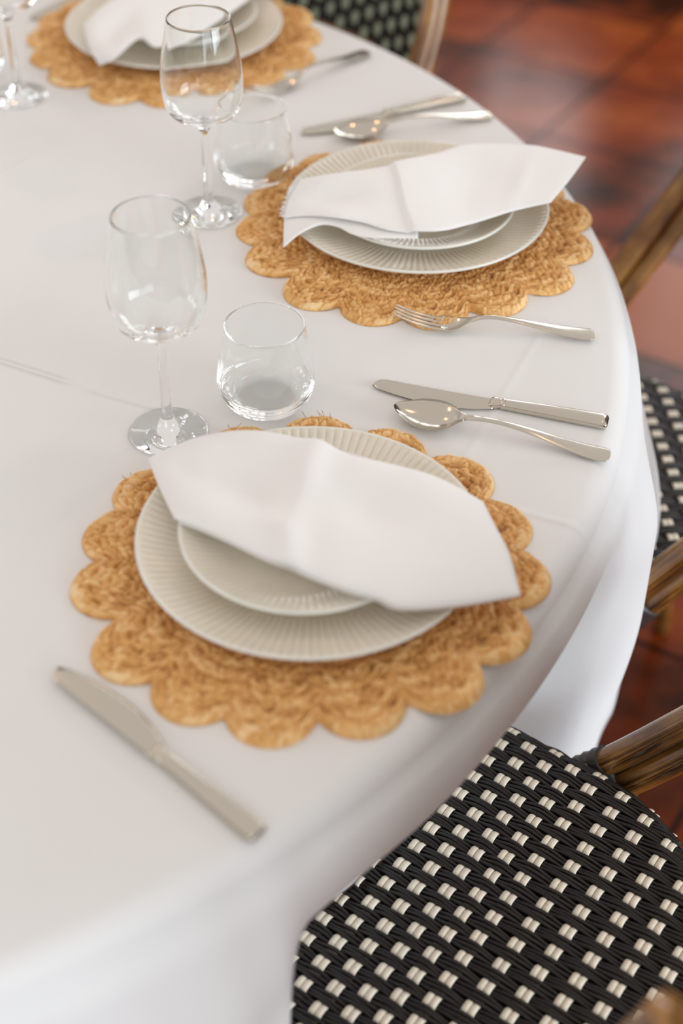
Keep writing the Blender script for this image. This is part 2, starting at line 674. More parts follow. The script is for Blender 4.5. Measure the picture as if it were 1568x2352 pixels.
def build_mat_mesh():
    nth, nr = 1440, 250
    th = np.linspace(-np.pi, np.pi, nth, endpoint=False)
    Ro = scallop(np.degrees(th))
    k = np.ones(7) / 7
    Ro = np.convolve(np.r_[Ro[-3:], Ro, Ro[:3]], k, 'valid')
    lob = Ro - 0.168
    s = np.linspace(0.004, 1, nr)[:, None]
    R0 = 0.168
    # scallops fade towards the centre
    rad = R0 * s + lob[None, :] * s ** 3.4
    T = th[None, :] + 0 * s
    # braid coordinate: 13 rows, width falls with radius
    rows = 15.0
    bc = s * rows + (T / (2 * np.pi)) * 1.0 * 0      # concentric braids
    idx = np.floor(bc)
    w = (bc - idx) * 2 - 1
    row_r = (idx + 0.5) / rows * 0.175
    arc = T * row_r
    rr = rng.rand(64)
    ph = rr[(idx.astype(int)) % 64]
    pitch = 0.0125
    wob = 0.5 * np.sin(T * 37 + idx * 2.1) + 0.45 * np.sin(T * 83 + idx * 5) + 0.3 * np.sin(T * 149 + s * 60)
    w = np.clip(w + 0.22 * np.sin(T * 61 + idx * 3.7), -1, 1)
    nper = np.maximum(1, np.round(2 * np.pi * row_r / pitch))
    q = T / (2 * np.pi) * nper + ph + 0.42 * np.abs(w) ** 1.2 + 0.5 * (w > 0) + wob * 0.5
    cell = np.floor(q)
    fq = q - cell
    strand = np.sin(np.pi * fq) ** 0.6
    dome = np.sqrt(np.clip(1 - w ** 2, 0, 1)) ** 0.7
    mid = 1 - 0.35 * np.exp(-(w / 0.16) ** 2)
    fine = 0.10 * np.sin(q * 2 * np.pi * 4 + w * 5) + 0.08 * rng.rand(*q.shape)
    edge = np.clip((1 - s) / 0.02, 0, 1) ** 0.5
    h = 0.0022 + 0.0042 * dome * mid * (0.42 + 0.58 * strand) * (1 + fine)
    h = h * edge + 0.0004
    h += 0.0006 * np.sin(T * 5 + s * 9) * s
    key = (cell * 7.13 + idx * 31.7 + (w > 0) * 17.3)
    rnd = np.abs(np.sin(key * 12.9898) * 43758.5453) % 1.0
    tone = 0.32 + 0.46 * rnd
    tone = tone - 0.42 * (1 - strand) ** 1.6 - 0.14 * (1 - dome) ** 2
    tone = tone + 0.16 * (idx >= rows - 1)
    X = rad * np.cos(T)
    Y = rad * np.sin(T)
    V = np.stack([X, Y, h], -1).reshape(-1, 3)
    tone = tone.reshape(-1)
    # underside ring closing the mat at table level
    V2 = np.stack([rad[-1] * np.cos(th), rad[-1] * np.sin(th), 0 * th + 0.0002], -1)
    V3 = np.array([[0, 0, 0.0002], [0, 0, 0.003]])
    V = np.vstack([V, V2, V3])
    tone = np.r_[tone, np.full(nth, 0.5), 0.4, 0.4]
    i = np.arange(nr)[:-1, None]
    kk = np.arange(nth)[None, :]
    k2 = (kk + 1) % nth
    F = np.stack([i * nth + kk, (i + 1) * nth + kk, (i + 1) * nth + k2, i * nth + k2], -1).reshape(-1, 4)
    k1 = np.arange(nth)
    k2 = (k1 + 1) % nth
    a = (nr - 1) * nth
    Fs = np.stack([a + k1, nr * nth + k1, nr * nth + k2, a + k2], -1)
    F = np.vstack([F, Fs])
    faces = F.tolist()
    c0 = nr * nth + nth
    faces += [(int(c0), int(nr * nth + y), int(nr * nth + x)) for x, y in zip(k1, k2)]
    faces += [(int(c0 + 1), int(x), int(y)) for x, y in zip(k1, k2)]
    verts = V.tolist()
    tone = tone.tolist()
    # stray fibres sticking out at the rim
    mb = MB()
    for a_, n in ((89, 8), (114, 2), (150, 3), (-120, 2)):
        for j in range(n):
            an = math.radians(a_ + random.uniform(-4, 4))
            r0 = 0.181
            L = random.uniform(0.003, 0.009)
            t0 = random.uniform(-1.2, 1.2)
            p = Vector((r0 * math.cos(an), r0 * math.sin(an), 0.004))
            d = Vector((math.cos(an + t0), math.sin(an + t0), random.uniform(0.0, 0.5)))
            e = Vector((-d.y, d.x, -0.2)) * random.uniform(-.5, .5)
            mb.tube([p, p + d * L * .5 + e * L * .2, p + d * L + e * L * .6], 0.00028, 4)
    off = len(verts)
    verts += mb.v
    faces += [tuple(x + off for x in f) for f in mb.f]
    tone += [0.3] * len(mb.v)
    me = bpy.data.meshes.new('woven_placemat')
    me.from_pydata(verts, [], faces)
    me.materials.append(M_JUTE)
    me.polygons.foreach_set('use_smooth', [True] * len(faces))
    at = me.attributes.new('tone', 'FLOAT', 'POINT')
    at.data.foreach_set('value', tone)
    me.update()
    return me


MAT_MESH = build_mat_mesh()
mat_specs = [((-0.0235, 0.8885), 0, 'woven natural fibre placemat with scalloped edge, nearest of the three'),
             ((0.0736, 1.407), 14, 'woven scalloped placemat at the middle setting, between the fork and the far cutlery'),
             ((-0.2176, 1.866), 32, 'woven scalloped placemat at the farthest setting, cut by the top of the photo')]
for i, (p, rz, lab) in enumerate(mat_specs):
    o = bpy.data.objects.new('woven_placemat', MAT_MESH)
    COL.objects.link(o)
    o.location = (p[0], p[1], TZ + 0.0003)
    o.rotation_euler = (0, 0, math.radians(rz))
    tag(o, lab, 'placemat', 'scalloped woven placemats under the plates')


# ------------------------------------------------------------------ ribbed plates
def plate_mesh(name, R, flat, H, nribs, amp):
    nth = nribs * 8
    th = np.linspace(0, 2 * np.pi, nth, endpoint=False)
    rib = np.abs(np.sin(th * nribs / 2)) ** 0.8          # rounded flutes
    prof = []
    # inner surface from the centre out, rim, then underside back to the centre
    ins = [0.002, flat * .5, flat * .9, flat]
    ts = np.linspace(0, 1, 22)
    rows = []
    for r in ins:
        rows.append((r, 0.0035, 0))
    for t in ts[1:]:
        r = flat + (R - 0.003 - flat) * t
        z = 0.0035 + (H - 0.0035) * (0.25 * t + 0.75 * t ** 1.7)
        a = amp * min(1, t / 0.10) * min(1, (1 - t) / 0.06 + 0.0)
        rows.append((r, z, a))
    rows.append((R - 0.0012, H + 0.0006, 0))
    rows.append((R, H - 0.0004, 0))
    rows.append((R - 0.0006, H - 0.0022, 0))
    for t in ts[::-1][1:-1]:
        r = flat + (R - 0.003 - flat) * t
        z = 0.0035 + (H - 0.0035) * (0.25 * t + 0.75 * t ** 1.7) - 0.0036
        rows.append((r, max(z, 0.0006), amp * 0.5 * min(1, (1 - t) / 0.06)))
    rows.append((flat * 0.98, 0.0, 0))
    rows.append((flat * 0.92, 0.0, 0))
    rows.append((flat * 0.90, 0.0008, 0))
    rows.append((0.002, 0.0008, 0))
    mb = MB()
    V = []
    for (r, z, a) in rows:
        V.append(np.stack([r * np.cos(th), r * np.sin(th), z + a * (rib - 0.5)], -1))
    V = np.array(V)
    n = len(rows)
    faces, mis = [], []
    rim0 = len(ins) + len(ts) - 2
    for i in range(n - 1):
        mi = 1 if rim0 <= i <= rim0 + 3 else 0
        for k in range(nth):
            k2 = (k + 1) % nth
            faces.append((i * nth + k, (i + 1) * nth + k, (i + 1) * nth + k2, i * nth + k2))
            mis.append(mi)
    faces.append(tuple(range(nth)))
    faces.append(tuple(reversed([(n - 1) * nth + k for k in range(nth)])))
    mis += [0, 0]
    me = bpy.data.meshes.new(name)
    me.from_pydata(V.reshape(-1, 3).tolist(), [], faces)
    me.materials.append(M_PLATE)
    me.materials.append(M_RIM)
    me.polygons.foreach_set('material_index', mis)
    me.polygons.foreach_set('use_smooth', [True] * len(faces))
    me.update()
    return me


PL_BIG = plate_mesh('dinner_plate', 0.137, 0.078, 0.0175, 110, 0.0016)
PL_SMALL = plate_mesh('salad_plate', 0.098, 0.058, 0.0165, 90, 0.0005)
big = [((-0.0246, 0.897), 'large ribbed grey-beige dinner plate on the nearest placemat'),
       ((0.0760, 1.4163), 'large ribbed grey-beige dinner plate on the middle placemat'),
       ((-0.2168, 1.8688), 'large ribbed grey-beige dinner plate on the farthest placemat, behind the wine glass')]
small = [((-0.0290, 0.8935), 'smaller pale plate stacked on the nearest dinner plate'),
         ((0.0780, 1.4040), 'smaller pale plate stacked on the middle dinner plate, under the napkin'),
         ((-0.2100, 1.878), 'smaller pale plate stacked on the farthest dinner plate')]
ZP = TZ + 0.0064
for p, lab in big:
    o = bpy.data.objects.new('dinner_plate', PL_BIG)
    COL.objects.link(o)
    o.location = (*p, ZP)
    tag(o, lab, 'plate', 'large ribbed dinner plates on the placemats')
for p, lab in small:
    o = bpy.data.objects.new('salad_plate', PL_SMALL)
    COL.objects.link(o)
    o.location = (*p, ZP + 0.0120)
    tag(o, lab, 'plate', 'smaller plates stacked on the dinner plates')


# ------------------------------------------------------------------ napkins
def coons(top, bot, left, right, nu, nv):
    T = smooth_curve(top, nu)
    B = smooth_curve(bot, nu)
    L = smooth_curve(left, nv)
    Rr = smooth_curve(right, nv)
    u = np.linspace(0, 1, nu)[:, None, None]
    v = np.linspace(0, 1, nv)[None, :, None]
    S = (1 - v) * T[:, None] + v * B[:, None] + (1 - u) * L[None] + u * Rr[None]
    S -= (1 - u) * (1 - v) * T[0] + u * (1 - v) * T[-1] + (1 - u) * v * B[0] + u * v * B[-1]
    return S


def napkin_layer(name, top, bot, left, right, thick, relief, nu=90, nv=50, parent=None, inset=0.0, dz=0.0, fray=None):
    S = coons(top, bot, left, right, nu, nv)
    u = np.linspace(0, 1, nu)[:, None]
    v = np.linspace(0, 1, nv)[None, :]
    z = relief(u, v) + dz
    edge = (1 - np.abs(2 * u - 1) ** 14) * (1 - np.abs(2 * v - 1) ** 3.5)
    half = thick * 0.5 * (0.12 + 0.88 * np.sqrt(np.clip(edge, 0, 1)))
    if inset:
        c = S.mean(axis=(0, 1))
        S = c + (S - c) * (1 - inset)
    up = S.copy()
    up[:, :, 2] += z + half + TZ
    dn = S.copy()
    dn[:, :, 2] += z * 0.6 - half + TZ
    mb = MB()
    mb.grid(up, flip=True)
    mb.grid(dn, flip=False)
    # side skirts
    n0 = nu * nv
    idx = lambda a, c, d: d * n0 + a * nv + c
    sk = []
    for i in range(nu - 1):
        sk.append((idx(i, 0, 0), idx(i + 1, 0, 0), idx(i + 1, 0, 1), idx(i, 0, 1)))
        sk.append((idx(i, nv - 1, 0), idx(i, nv - 1, 1), idx(i + 1, nv - 1, 1), idx(i + 1, nv - 1, 0)))
    for j in range(nv - 1):
        sk.append((idx(0, j, 0), idx(0, j, 1), idx(0, j + 1, 1), idx(0, j + 1, 0)))
        sk.append((idx(nu - 1, j, 0), idx(nu - 1, j + 1, 0), idx(nu - 1, j + 1, 1), idx(nu - 1, j, 1)))
    for f in sk:
        mb.f.append(f)
        mb.mi.append(0)
        mb.uv.append([(0, 0)] * 4)
    if fray:
        for k in range(fray):
            j = random.random() * (nv - 1)
            p = Vector(up[0, int(j)])
            q = Vector(up[3, int(j)])
            d = (p - q).normalized()
            d.z = random.uniform(-0.3, 0.6)
            mb.tube([p, p + d * random.uniform(0.002, 0.007)], 0.0004, 4)
    return mb.obj(name, M_NAPKIN, parent, recalc=True)


def G2(u, v, cu, cv, su, sv):
    return np.exp(-((u - cu) / su) ** 2 - ((v - cv) / sv) ** 2)


N1_TOP = [[-0.1593, 0.9791, 0.03], [-0.1378, 0.9848, 0.038], [-0.1129, 0.9907, 0.045], [-0.0806, 0.9923, 0.05], [-0.0517, 0.9855, 0.052], [-0.023, 0.972, 0.053], [0.0052, 0.9571, 0.054], [0.0399, 0.9473, 0.052], [0.0743, 0.9351, 0.049], [0.1116, 0.9158, 0.04]]
N1_BOT = [[-0.1294, 0.8922, 0.042], [-0.1079, 0.8779, 0.045], [-0.0835, 0.8605, 0.047], [-0.0462, 0.8338, 0.048], [-0.0201, 0.8219, 0.047], [0.0056, 0.8094, 0.046], [0.0279, 0.8036, 0.043], [0.0469, 0.797, 0.04], [0.089, 0.8068, 0.034], [0.1341, 0.8237, 0.028]]
N1_L = [[-0.1593, 0.9791, 0.03], [-0.1528, 0.9586, 0.033], [-0.1445, 0.9332, 0.036], [-0.1294, 0.8922, 0.042]]
N1_R = [[0.1116, 0.9158, 0.04], [0.1187, 0.8923, 0.038], [0.1285, 0.8618, 0.034], [0.1341, 0.8237, 0.028]]


def relief1(u, v):
    z = -0.013 * G2(u, v, 0.32, 0.50, 0.16, 0.25)
    z = z + 0.006 * np.exp(-((u - (0.58 - 0.22 * v)) / 0.05) ** 2)
    z = z - 0.009 * G2(u, v, 0.70, 0.45, 0.14, 0.25)
    z = z - 0.004 * G2(u, v, 0.12, 0.35, 0.08, 0.2)
    z = z + 0.003 * G2(u, v, 0.36, 0.8, 0.05, 0.1)
    return z


nap = empty('folded_napkin', (0, 0, 0))
tag(nap, 'white folded cloth napkin lying across the nearest plates', 'napkin', 'white cloth napkins folded on the plates')
napkin_layer('napkin_top_fold', N1_TOP, N1_BOT, N1_L, N1_R, 0.016, relief1, parent=nap)
napkin_layer('napkin_lower_fold', N1_TOP, N1_BOT, N1_L, N1_R, 0.007, lambda u, v: relief1(u, v) * 0.5, parent=nap, inset=0.035, dz=-0.0070)

N2_TOP = [[-0.0456, 1.4324, 0.04], [-0.0139, 1.4312, 0.047], [0.0223, 1.4356, 0.05], [0.054, 1.4427, 0.053], [0.091, 1.4614, 0.053], [0.1292, 1.4882, 0.052], [0.1665, 1.4918, 0.052], [0.2077, 1.4847, 0.052], [0.253, 1.4586, 0.054]]
N2_BOT = [[-0.0606, 1.3641, 0.034], [-0.0393, 1.3584, 0.04], [-0.0129, 1.3459, 0.046], [0.0174, 1.3362, 0.046], [0.0474, 1.3216, 0.045], [0.09, 1.3165, 0.046], [0.1251, 1.332, 0.047], [0.1698, 1.3549, 0.049], [0.2078, 1.3675, 0.052]]
N2_L = [[-0.0456, 1.4324, 0.04], [-0.0531, 1.4103, 0.038], [-0.0587, 1.3869, 0.036], [-0.0606, 1.3641, 0.034]]
N2_R = [[0.253, 1.4586, 0.054], [0.2391, 1.4273, 0.054], [0.2239, 1.397, 0.053], [0.2078, 1.3675, 0.052]]
N2F_TOP = [[-0.0609, 1.3719, 0.032], [-0.0396, 1.3697, 0.036], [-0.0131, 1.3632, 0.04], [0.0176, 1.3533, 0.041], [0.0478, 1.3368, 0.041], [0.0734, 1.3272, 0.042]]
N2F_BOT = [[-0.0602, 1.3203, 0.026], [-0.0432, 1.3346, 0.034], [-0.0238, 1.345, 0.038], [-0.0063, 1.3393, 0.039], [0.0174, 1.3196, 0.04], [0.073, 1.3139, 0.042]]


def relief2(u, v):
    fold = 0.36 + 0.20 * v
    z = 0.0035 * sstep(fold - 0.012, fold + 0.004, u)
    z = z - 0.0030 * sstep(fold + 0.03, fold + 0.22, u)
    z = z - 0.006 * G2(u, v, 0.22, 0.6, 0.14, 0.25)
    z = z - 0.005 * G2(u, v, 0.72, 0.45, 0.12, 0.3)
    z = z + 0.002 * G2(u, v, 0.86, 0.5, 0.03, 0.4)
    return z


nap = empty('folded_napkin', (0, 0, 0))
tag(nap, 'white folded napkin with a frayed left edge lying across the middle plates', 'napkin', 'white cloth napkins folded on the plates')
napkin_layer('napkin_top_fold', N2_TOP, N2_BOT, N2_L, N2_R, 0.006, relief2, nu=140, nv=60, parent=nap, fray=70)
napkin_layer('napkin_lower_fold', N2F_TOP, N2F_BOT, [N2F_TOP[0], [-0.0606, 1.346, 0.029], N2F_BOT[0]],
             [N2F_TOP[-1], [0.0733, 1.3205, 0.042], N2F_BOT[-1]], 0.004, lambda u, v: 0 * u * v, nu=60, nv=24, parent=nap, dz=-0.001)

N3_TOP = [[-0.3232, 1.8232, 0.038], [-0.3045, 1.8599, 0.045], [-0.2726, 1.8963, 0.05], [-0.222, 1.9491, 0.052], [-0.1582, 2.0074, 0.05], [-0.091, 2.0579, 0.046]]
N3_BOT = [[-0.2948, 1.7365, 0.024], [-0.2758, 1.733, 0.034], [-0.2483, 1.7665, 0.045], [-0.2239, 1.7423, 0.045], [-0.176, 1.782, 0.046], [-0.1234, 1.8866, 0.044]]
N3_L = [[-0.3232, 1.8232, 0.038], [-0.3168, 1.7894, 0.036], [-0.308, 1.7619, 0.03], [-0.2948, 1.7365, 0.024]]
N3_R = [[-0.091, 2.0579, 0.046], [-0.1003, 1.9966, 0.046], [-0.1121, 1.9404, 0.045], [-0.1234, 1.8866, 0.044]]
nap = empty('folded_napkin', (0, 0, 0))
tag(nap, 'white folded napkin on the farthest plates, partly seen through the wine glass', 'napkin', 'white cloth napkins folded on the plates')
napkin_layer('napkin_top_fold', N3_TOP, N3_BOT, N3_L, N3_R, 0.006, lambda u, v: -0.006 * G2(u, v, 0.3, 0.55, 0.15, 0.25), nu=70, nv=50, parent=nap)


# ------------------------------------------------------------------ glassware
def lathe_object(name, prof, seg=96):
    mb = MB()
    mb.lathe(prof, seg)
    return mb.obj(name, M_GLASS, None, recalc=True)


def curve_prof(pts, n):
    return [tuple(p) for p in smooth_curve(pts, n)]


outer = [(0.00005, 0.0)] + [(0.033, 0.0), (0.0344, 0.0006), (0.0346, 0.0013), (0.0338, 0.0019)]
outer += curve_prof([(0.0338, 0.0019), (0.024, 0.0036), (0.014, 0.0062), (0.0085, 0.0105), (0.0058, 0.017), (0.0046, 0.026), (0.0040, 0.045),
                     (0.0038, 0.070), (0.0040, 0.086), (0.0052, 0.0955), (0.0080, 0.1015), (0.0150, 0.1065), (0.0275, 0.1118), (0.0362, 0.1200),
                     (0.0400, 0.133), (0.0413, 0.148), (0.0410, 0.160), (0.0385, 0.178), (0.0348, 0.197), (0.0314, 0.2136)], 110)[1:]
outer += [(0.03125, 0.2140), (0.0309, 0.2144), (0.0305, 0.2144), (0.03015, 0.2141), (0.0300, 0.2136)]
outer += curve_prof([(0.0300, 0.2136), (0.0336, 0.197), (0.0373, 0.178), (0.0398, 0.160), (0.0401, 0.148), (0.0387, 0.1342), (0.0348, 0.1222),
                     (0.0262, 0.1145), (0.0130, 0.1105), (0.00005, 0.1092)], 60)[1:]
wine = lathe_object('wine_glass', outer)
wine.location = (-0.1514, 1.0541, TZ + 0.0002)
tag(wine, 'empty stemmed wine glass at the left of the nearest setting, beside the tumbler', 'wine glass', 'stemmed wine glasses on the tablecloth')
dup(wine, (-0.1427, 1.4315, TZ + 0.0002), label='stemmed wine glass standing in front of the farthest plate')
dup(wine, (-0.3890, 1.7030, TZ + 0.0002), label='blurred wine glass cut off at the top left corner of the photo')

tp = [(0.00005, 0.0), (0.026, 0.0), (0.029, 0.0008)]
tp += curve_prof([(0.029, 0.0008), (0.0355, 0.0055), (0.0410, 0.014), (0.0432, 0.025), (0.0422, 0.038), (0.0396, 0.056), (0.0352, 0.0822)], 50)[1:]
tp += [(0.0350, 0.0827), (0.0346, 0.0830), (0.0342, 0.0830), (0.0338, 0.0827), (0.0336, 0.0822)]
tp += curve_prof([(0.0336, 0.0822), (0.0384, 0.056), (0.0409, 0.038), (0.0417, 0.026), (0.0390, 0.0175), (0.0320, 0.0115), (0.0180, 0.0085), (0.00005, 0.0078)], 50)[1:]
tum = lathe_object('stemless_tumbler', tp)
tum.location = (-0.0678, 1.0993, TZ + 0.0002)
tag(tum, 'empty stemless tumbler above the nearest placemat, right of the wine glass', 'tumbler', 'stemless tumblers on the tablecloth')
dup(tum, (-0.0982, 1.5087, TZ + 0.0002), label='blurred stemless tumbler above the middle placemat, behind the wine glass stem')
dup(tum, (-0.4560, 1.7560, TZ + 0.0002), label='blurred stemless tumbler at the left edge beyond the other glasses')


# ------------------------------------------------------------------ cutlery (length along +X, handle at +X)
def section(x, w, zc, dep, t, n=12):
    """closed ring: dished top surface and parallel underside."""
    top, bot = [], []
    for k in range(n + 1):
        u = -1 + 2 * k / n
        z = zc - dep * (1 - abs(u) ** 2.2)
        tt = t * (0.25 + 0.75 * math.sqrt(max(0, 1 - u * u)))
        top.append((x, u * w, z))
        bot.append((x, u * w, z - tt))
    return top + bot[::-1]


def make_spoon():
    L = 0.193
    xs = [0.0, 0.0008, 0.003, 0.007, 0.013, 0.020, 0.028, 0.036, 0.044, 0.051, 0.056, 0.060, 0.064, 0.068, 0.075, 0.085, 0.10, 0.12, 0.14, 0.155, 0.168, 0.178, 0.186, 0.190, 0.1922, 0.193]
    ws = [0.0012, 0.0034, 0.0068, 0.0105, 0.0145, 0.0190, 0.0216, 0.0223, 0.0209, 0.0172, 0.0125, 0.0085, 0.0052, 0.0040, 0.0034, 0.0031, 0.0032, 0.0040, 0.0055, 0.0071, 0.0086, 0.0094, 0.0096, 0.0088, 0.0066, 0.0025]
    zs = [0.0112, 0.0110, 0.0106, 0.0100, 0.0096, 0.0093, 0.0091, 0.0092, 0.0094, 0.0099, 0.0106, 0.0114, 0.0124, 0.0134, 0.0147, 0.0155, 0.0152, 0.0128, 0.0092, 0.0064, 0.0044, 0.0035, 0.0033, 0.0034, 0.0035, 0.0035]
    ds = [0.0, 0.0006, 0.0022, 0.0040, 0.0058, 0.0072, 0.0080, 0.0080, 0.0073, 0.0055, 0.0036, 0.0018, 0.0006, 0, -0.0006, -0.0009, -0.0009, -0.0008, -0.0006, -0.0005, -0.0004, -0.0004, -0.0003, -0.0002, 0, 0]
    q = smooth_curve(list(zip(xs, ws, zs, ds)), 150)
    root = empty('table_spoon')
    i0 = 58
    rings = [section(x, max(w, 0.0006), z, d, 0.0011 if x < 0.07 else 0.0022) for x, w, z, d in q]
    split = next(i for i, p in enumerate(q) if p[0] > 0.064)
    a = MB()
    a.loft(rings[:split + 1])
    a.obj('bowl', M_STEEL, root, recalc=True)
    a = MB()
    a.loft(rings[split:])
    a.obj('handle', M_STEEL, root, recalc=True)
    return root


def make_fork():
    root = empty('table_fork')
    xs = [0.046, 0.050, 0.056, 0.062, 0.067, 0.071, 0.076, 0.083, 0.095, 0.115, 0.135, 0.152, 0.165, 0.176, 0.184, 0.188, 0.190, 0.191]
    ws = [0.0122, 0.0124, 0.0120, 0.0102, 0.0076, 0.0052, 0.0040, 0.0034, 0.0031, 0.0038, 0.0053, 0.0070, 0.0084, 0.0093, 0.0095, 0.0086, 0.0064, 0.0022]
    zs = [0.0042, 0.0036, 0.0036, 0.0046, 0.0064, 0.0084, 0.0108, 0.0132, 0.0146, 0.0128, 0.0094, 0.0064, 0.0046, 0.0037, 0.0034, 0.0034, 0.0034, 0.0034]
    ds = [0.0014, 0.0016, 0.0016, 0.0010, 0.0004, 0, -0.0004, -0.0008, -0.0010, -0.0008, -0.0006, -0.0005, -0.0004, -0.0004, -0.0003, -0.0002, 0, 0]
    q = smooth_curve(list(zip(xs, ws, zs, ds)), 120)
    rings = [section(x, max(w, 0.0006), z, d, 0.0015 if x < 0.075 else 0.0022) for x, w, z, d in q]
    a = MB()
    a.loft(rings)
    a.obj('handle', M_STEEL, root, recalc=True)
    for k in range(4):
        y = (-0.0093 + 0.0062 * k)
        a = MB()
        rr = []
        for i in range(26):
            t = i / 25
            x = 0.050 - 0.050 * t
            z = 0.0036 + 0.013 * t ** 1.9 - 0.0012 * t
            w = 0.00215 * (1 - 0.45 * t ** 2) * (1 if t < .96 else 0.5)
            hh = 0.0009 * (1 - 0.3 * t)
            yy = y * (1 - 0.10 * t)
            rr.append([(x, yy + w * math.cos(c), z + hh * math.sin(c) - 0.0012 * (1 - t)) for c in [2 * math.pi * j / 10 for j in range(10)]])
        a.loft(rr)
        a.obj('tine', M_STEEL, root, recalc=True)
    return root


def make_knife():
    """blade belly towards -Y."""
    root = empty('table_knife')
    L = 0.213
    a = MB()
    rings = []
    for i in range(70):
        t = i / 69
        x = t * 0.111
        spine = 0.0062 - 0.0038 * (1 - min(1, t / 0.10)) ** 2.2
        belly = -0.0062 - 0.0105 * math.sin(min(1, t / 0.60) * math.pi * 0.5) ** 0.85
        belly += 0.0090 * max(0, (t - 0.62) / 0.38) ** 1.8
        if t < 0.05:
            m = (t / 0.05) ** 0.5
            c = -0.0032
            spine = c + (spine - c) * m
            belly = c + (belly - c) * m
        serr = 0.00035 * math.sin(i * 2.4) if 0.04 < t < 0.55 else 0
        th_ = 0.0011
        bv = belly + 0.12 * (spine - belly)
        rings.append([(x, spine, 0.0024), (x, spine - 0.0004, 0.0024 + th_), (x, spine - 0.0010, 0.0024 + th_), (x, bv, 0.0024 + th_ * .9), (x, belly + serr, 0.0024 + 0.0001),
                      (x, belly + serr, 0.0024 - 0.0001), (x, bv, 0.0024 - th_ * .9), (x, spine - 0.0010, 0.0024 - th_), (x, spine - 0.0004, 0.0024 - th_)])
    a.loft(rings)
    a.obj('blade', M_STEEL, root, recalc=True)

    def rr(x, w, h, n=20, p=3.2):
        pts = []
        for k in range(n):
            c = 2 * math.pi * k / n
            cc, ss = math.cos(c), math.sin(c)
            pts.append((x, w * math.copysign(abs(cc) ** (2 / p), cc), max(h, 0.0036) + h * math.copysign(abs(ss) ** (2 / p), ss)))
        return pts
    a = MB()
    st = [(0.107, 0.0052, 0.0018), (0.109, 0.0066, 0.0030), (0.113, 0.0067, 0.0036), (0.1155, 0.0050, 0.0034), (0.1175, 0.0048, 0.0034), (0.1185, 0.0062, 0.0038), (0.1205, 0.0060, 0.0038), (0.1212, 0.0052, 0.0036)]
    a.loft([rr(*s) for s in st])
    a.obj('bolster', M_STEEL, root, recalc=True)
    a = MB()
    st = [(0.1205, 0.0050, 0.0036), (0.1235, 0.0058, 0.0037), (0.150, 0.0068, 0.0040), (0.180, 0.0079, 0.0042), (0.203, 0.0087, 0.0042), (0.209, 0.0087, 0.0040), (0.2118, 0.0078, 0.0032), (0.213, 0.0055, 0.0018)]
    q = smooth_curve(st, 60)
    a.loft([rr(*s) for s in q])
    a.obj('handle', M_STEEL, root, recalc=True)
    return root


def place(o, tip, end, dz=0.0003, flip=False, tilt=0.0):
    a = math.atan2(end[1] - tip[1], end[0] - tip[0])
    o.location = (tip[0], tip[1], TZ + dz)
    o.rotation_euler = (math.pi if flip else 0, tilt, a)
    return o


knife = make_knife()
place(knife, (0.0285, 1.1265), (0.2330, 1.0680))
tag(knife, 'table knife with a serrated blade lying right above the spoon', 'knife', 'stainless table knives on the tablecloth')
k2 = dup(knife, label='blurred table knife at the lower left, in front of the nearest placemat')
place(k2, (-0.208, 0.765), (-0.052, 0.620), dz=0.0078, flip=True)
k3 = dup(knife, label='blurred table knife beyond the middle plate, reflecting white light on its handle')
place(k3, (-0.051, 1.611), (0.140, 1.702))
k4 = dup(knife, label='blurred knife at the top edge, left of the farthest plate')
place(k4, (-0.4095, 1.921), (-0.295, 2.100))

spoon = make_spoon()
place(spoon, (0.0455, 1.0815), (0.2225, 1.0240))
tag(spoon, 'table spoon lying bowl up between the sharp knife and the nearest placemat', 'spoon', 'stainless table spoons on the tablecloth')
s2 = dup(spoon, label='blurred spoon lying between the far knife and the middle plate')
place(s2, (-0.012, 1.597), (0.161, 1.655))

fork = make_fork()
place(fork, (0.0475, 1.223), (0.2365, 1.2035), dz=0.0035, tilt=0.012)
tag(fork, 'table fork lying between the middle placemat and the sharp knife', 'fork', 'stainless table forks on the tablecloth')
f2 = dup(fork, label='blurred fork beside the farthest placemat, beyond the far knife')
place(f2, (-0.108, 1.692), (0.0285, 1.826), dz=0.003, tilt=0.01)


# ------------------------------------------------------------------ bistro chairs
ZS = 0.46
BSTEP = 0.0242


def xcol(k):
    return 0.013 + (0.0235 * k if k <= 0 else 0.0292 * k)


def ucoord(x):
    d = x - 0.013
    return d / 0.0235 if d <= 0 else d / 0.0292


def seat_sd(x, y):
    """distance inside the D-shaped seat outline (positive inside)."""
    if x >= 0:
        return 0.2 - math.hypot(x, y)
    fr = 0.185
    rc = 0.06
    dx = -x - (fr - rc)
    dy = abs(y) - (0.2 - rc)
    if dx > 0 and dy > 0:
        return rc - math.hypot(dx, dy)
    return min(fr + x, 0.2 - abs(y))


def seat_drop(x, y):
    d = seat_sd(x, y)
    e = max(0.0, 1 - max(d, -0.004) / 0.024)
    return 0.011 * e ** 2.2


def seat_outline(n=120, inset=0.0):
    pts = []
    for k in range(n):
        a = 2 * math.pi * k / n
        lo, hi = 0.0, 0.4
        for _ in range(30):
            m = (lo + hi) / 2
            if seat_sd(m * math.cos(a), m * math.sin(a)) > inset:
                lo = m
            else:
                hi = m
        pts.append((lo * math.cos(a), lo * math.sin(a)))
    return pts


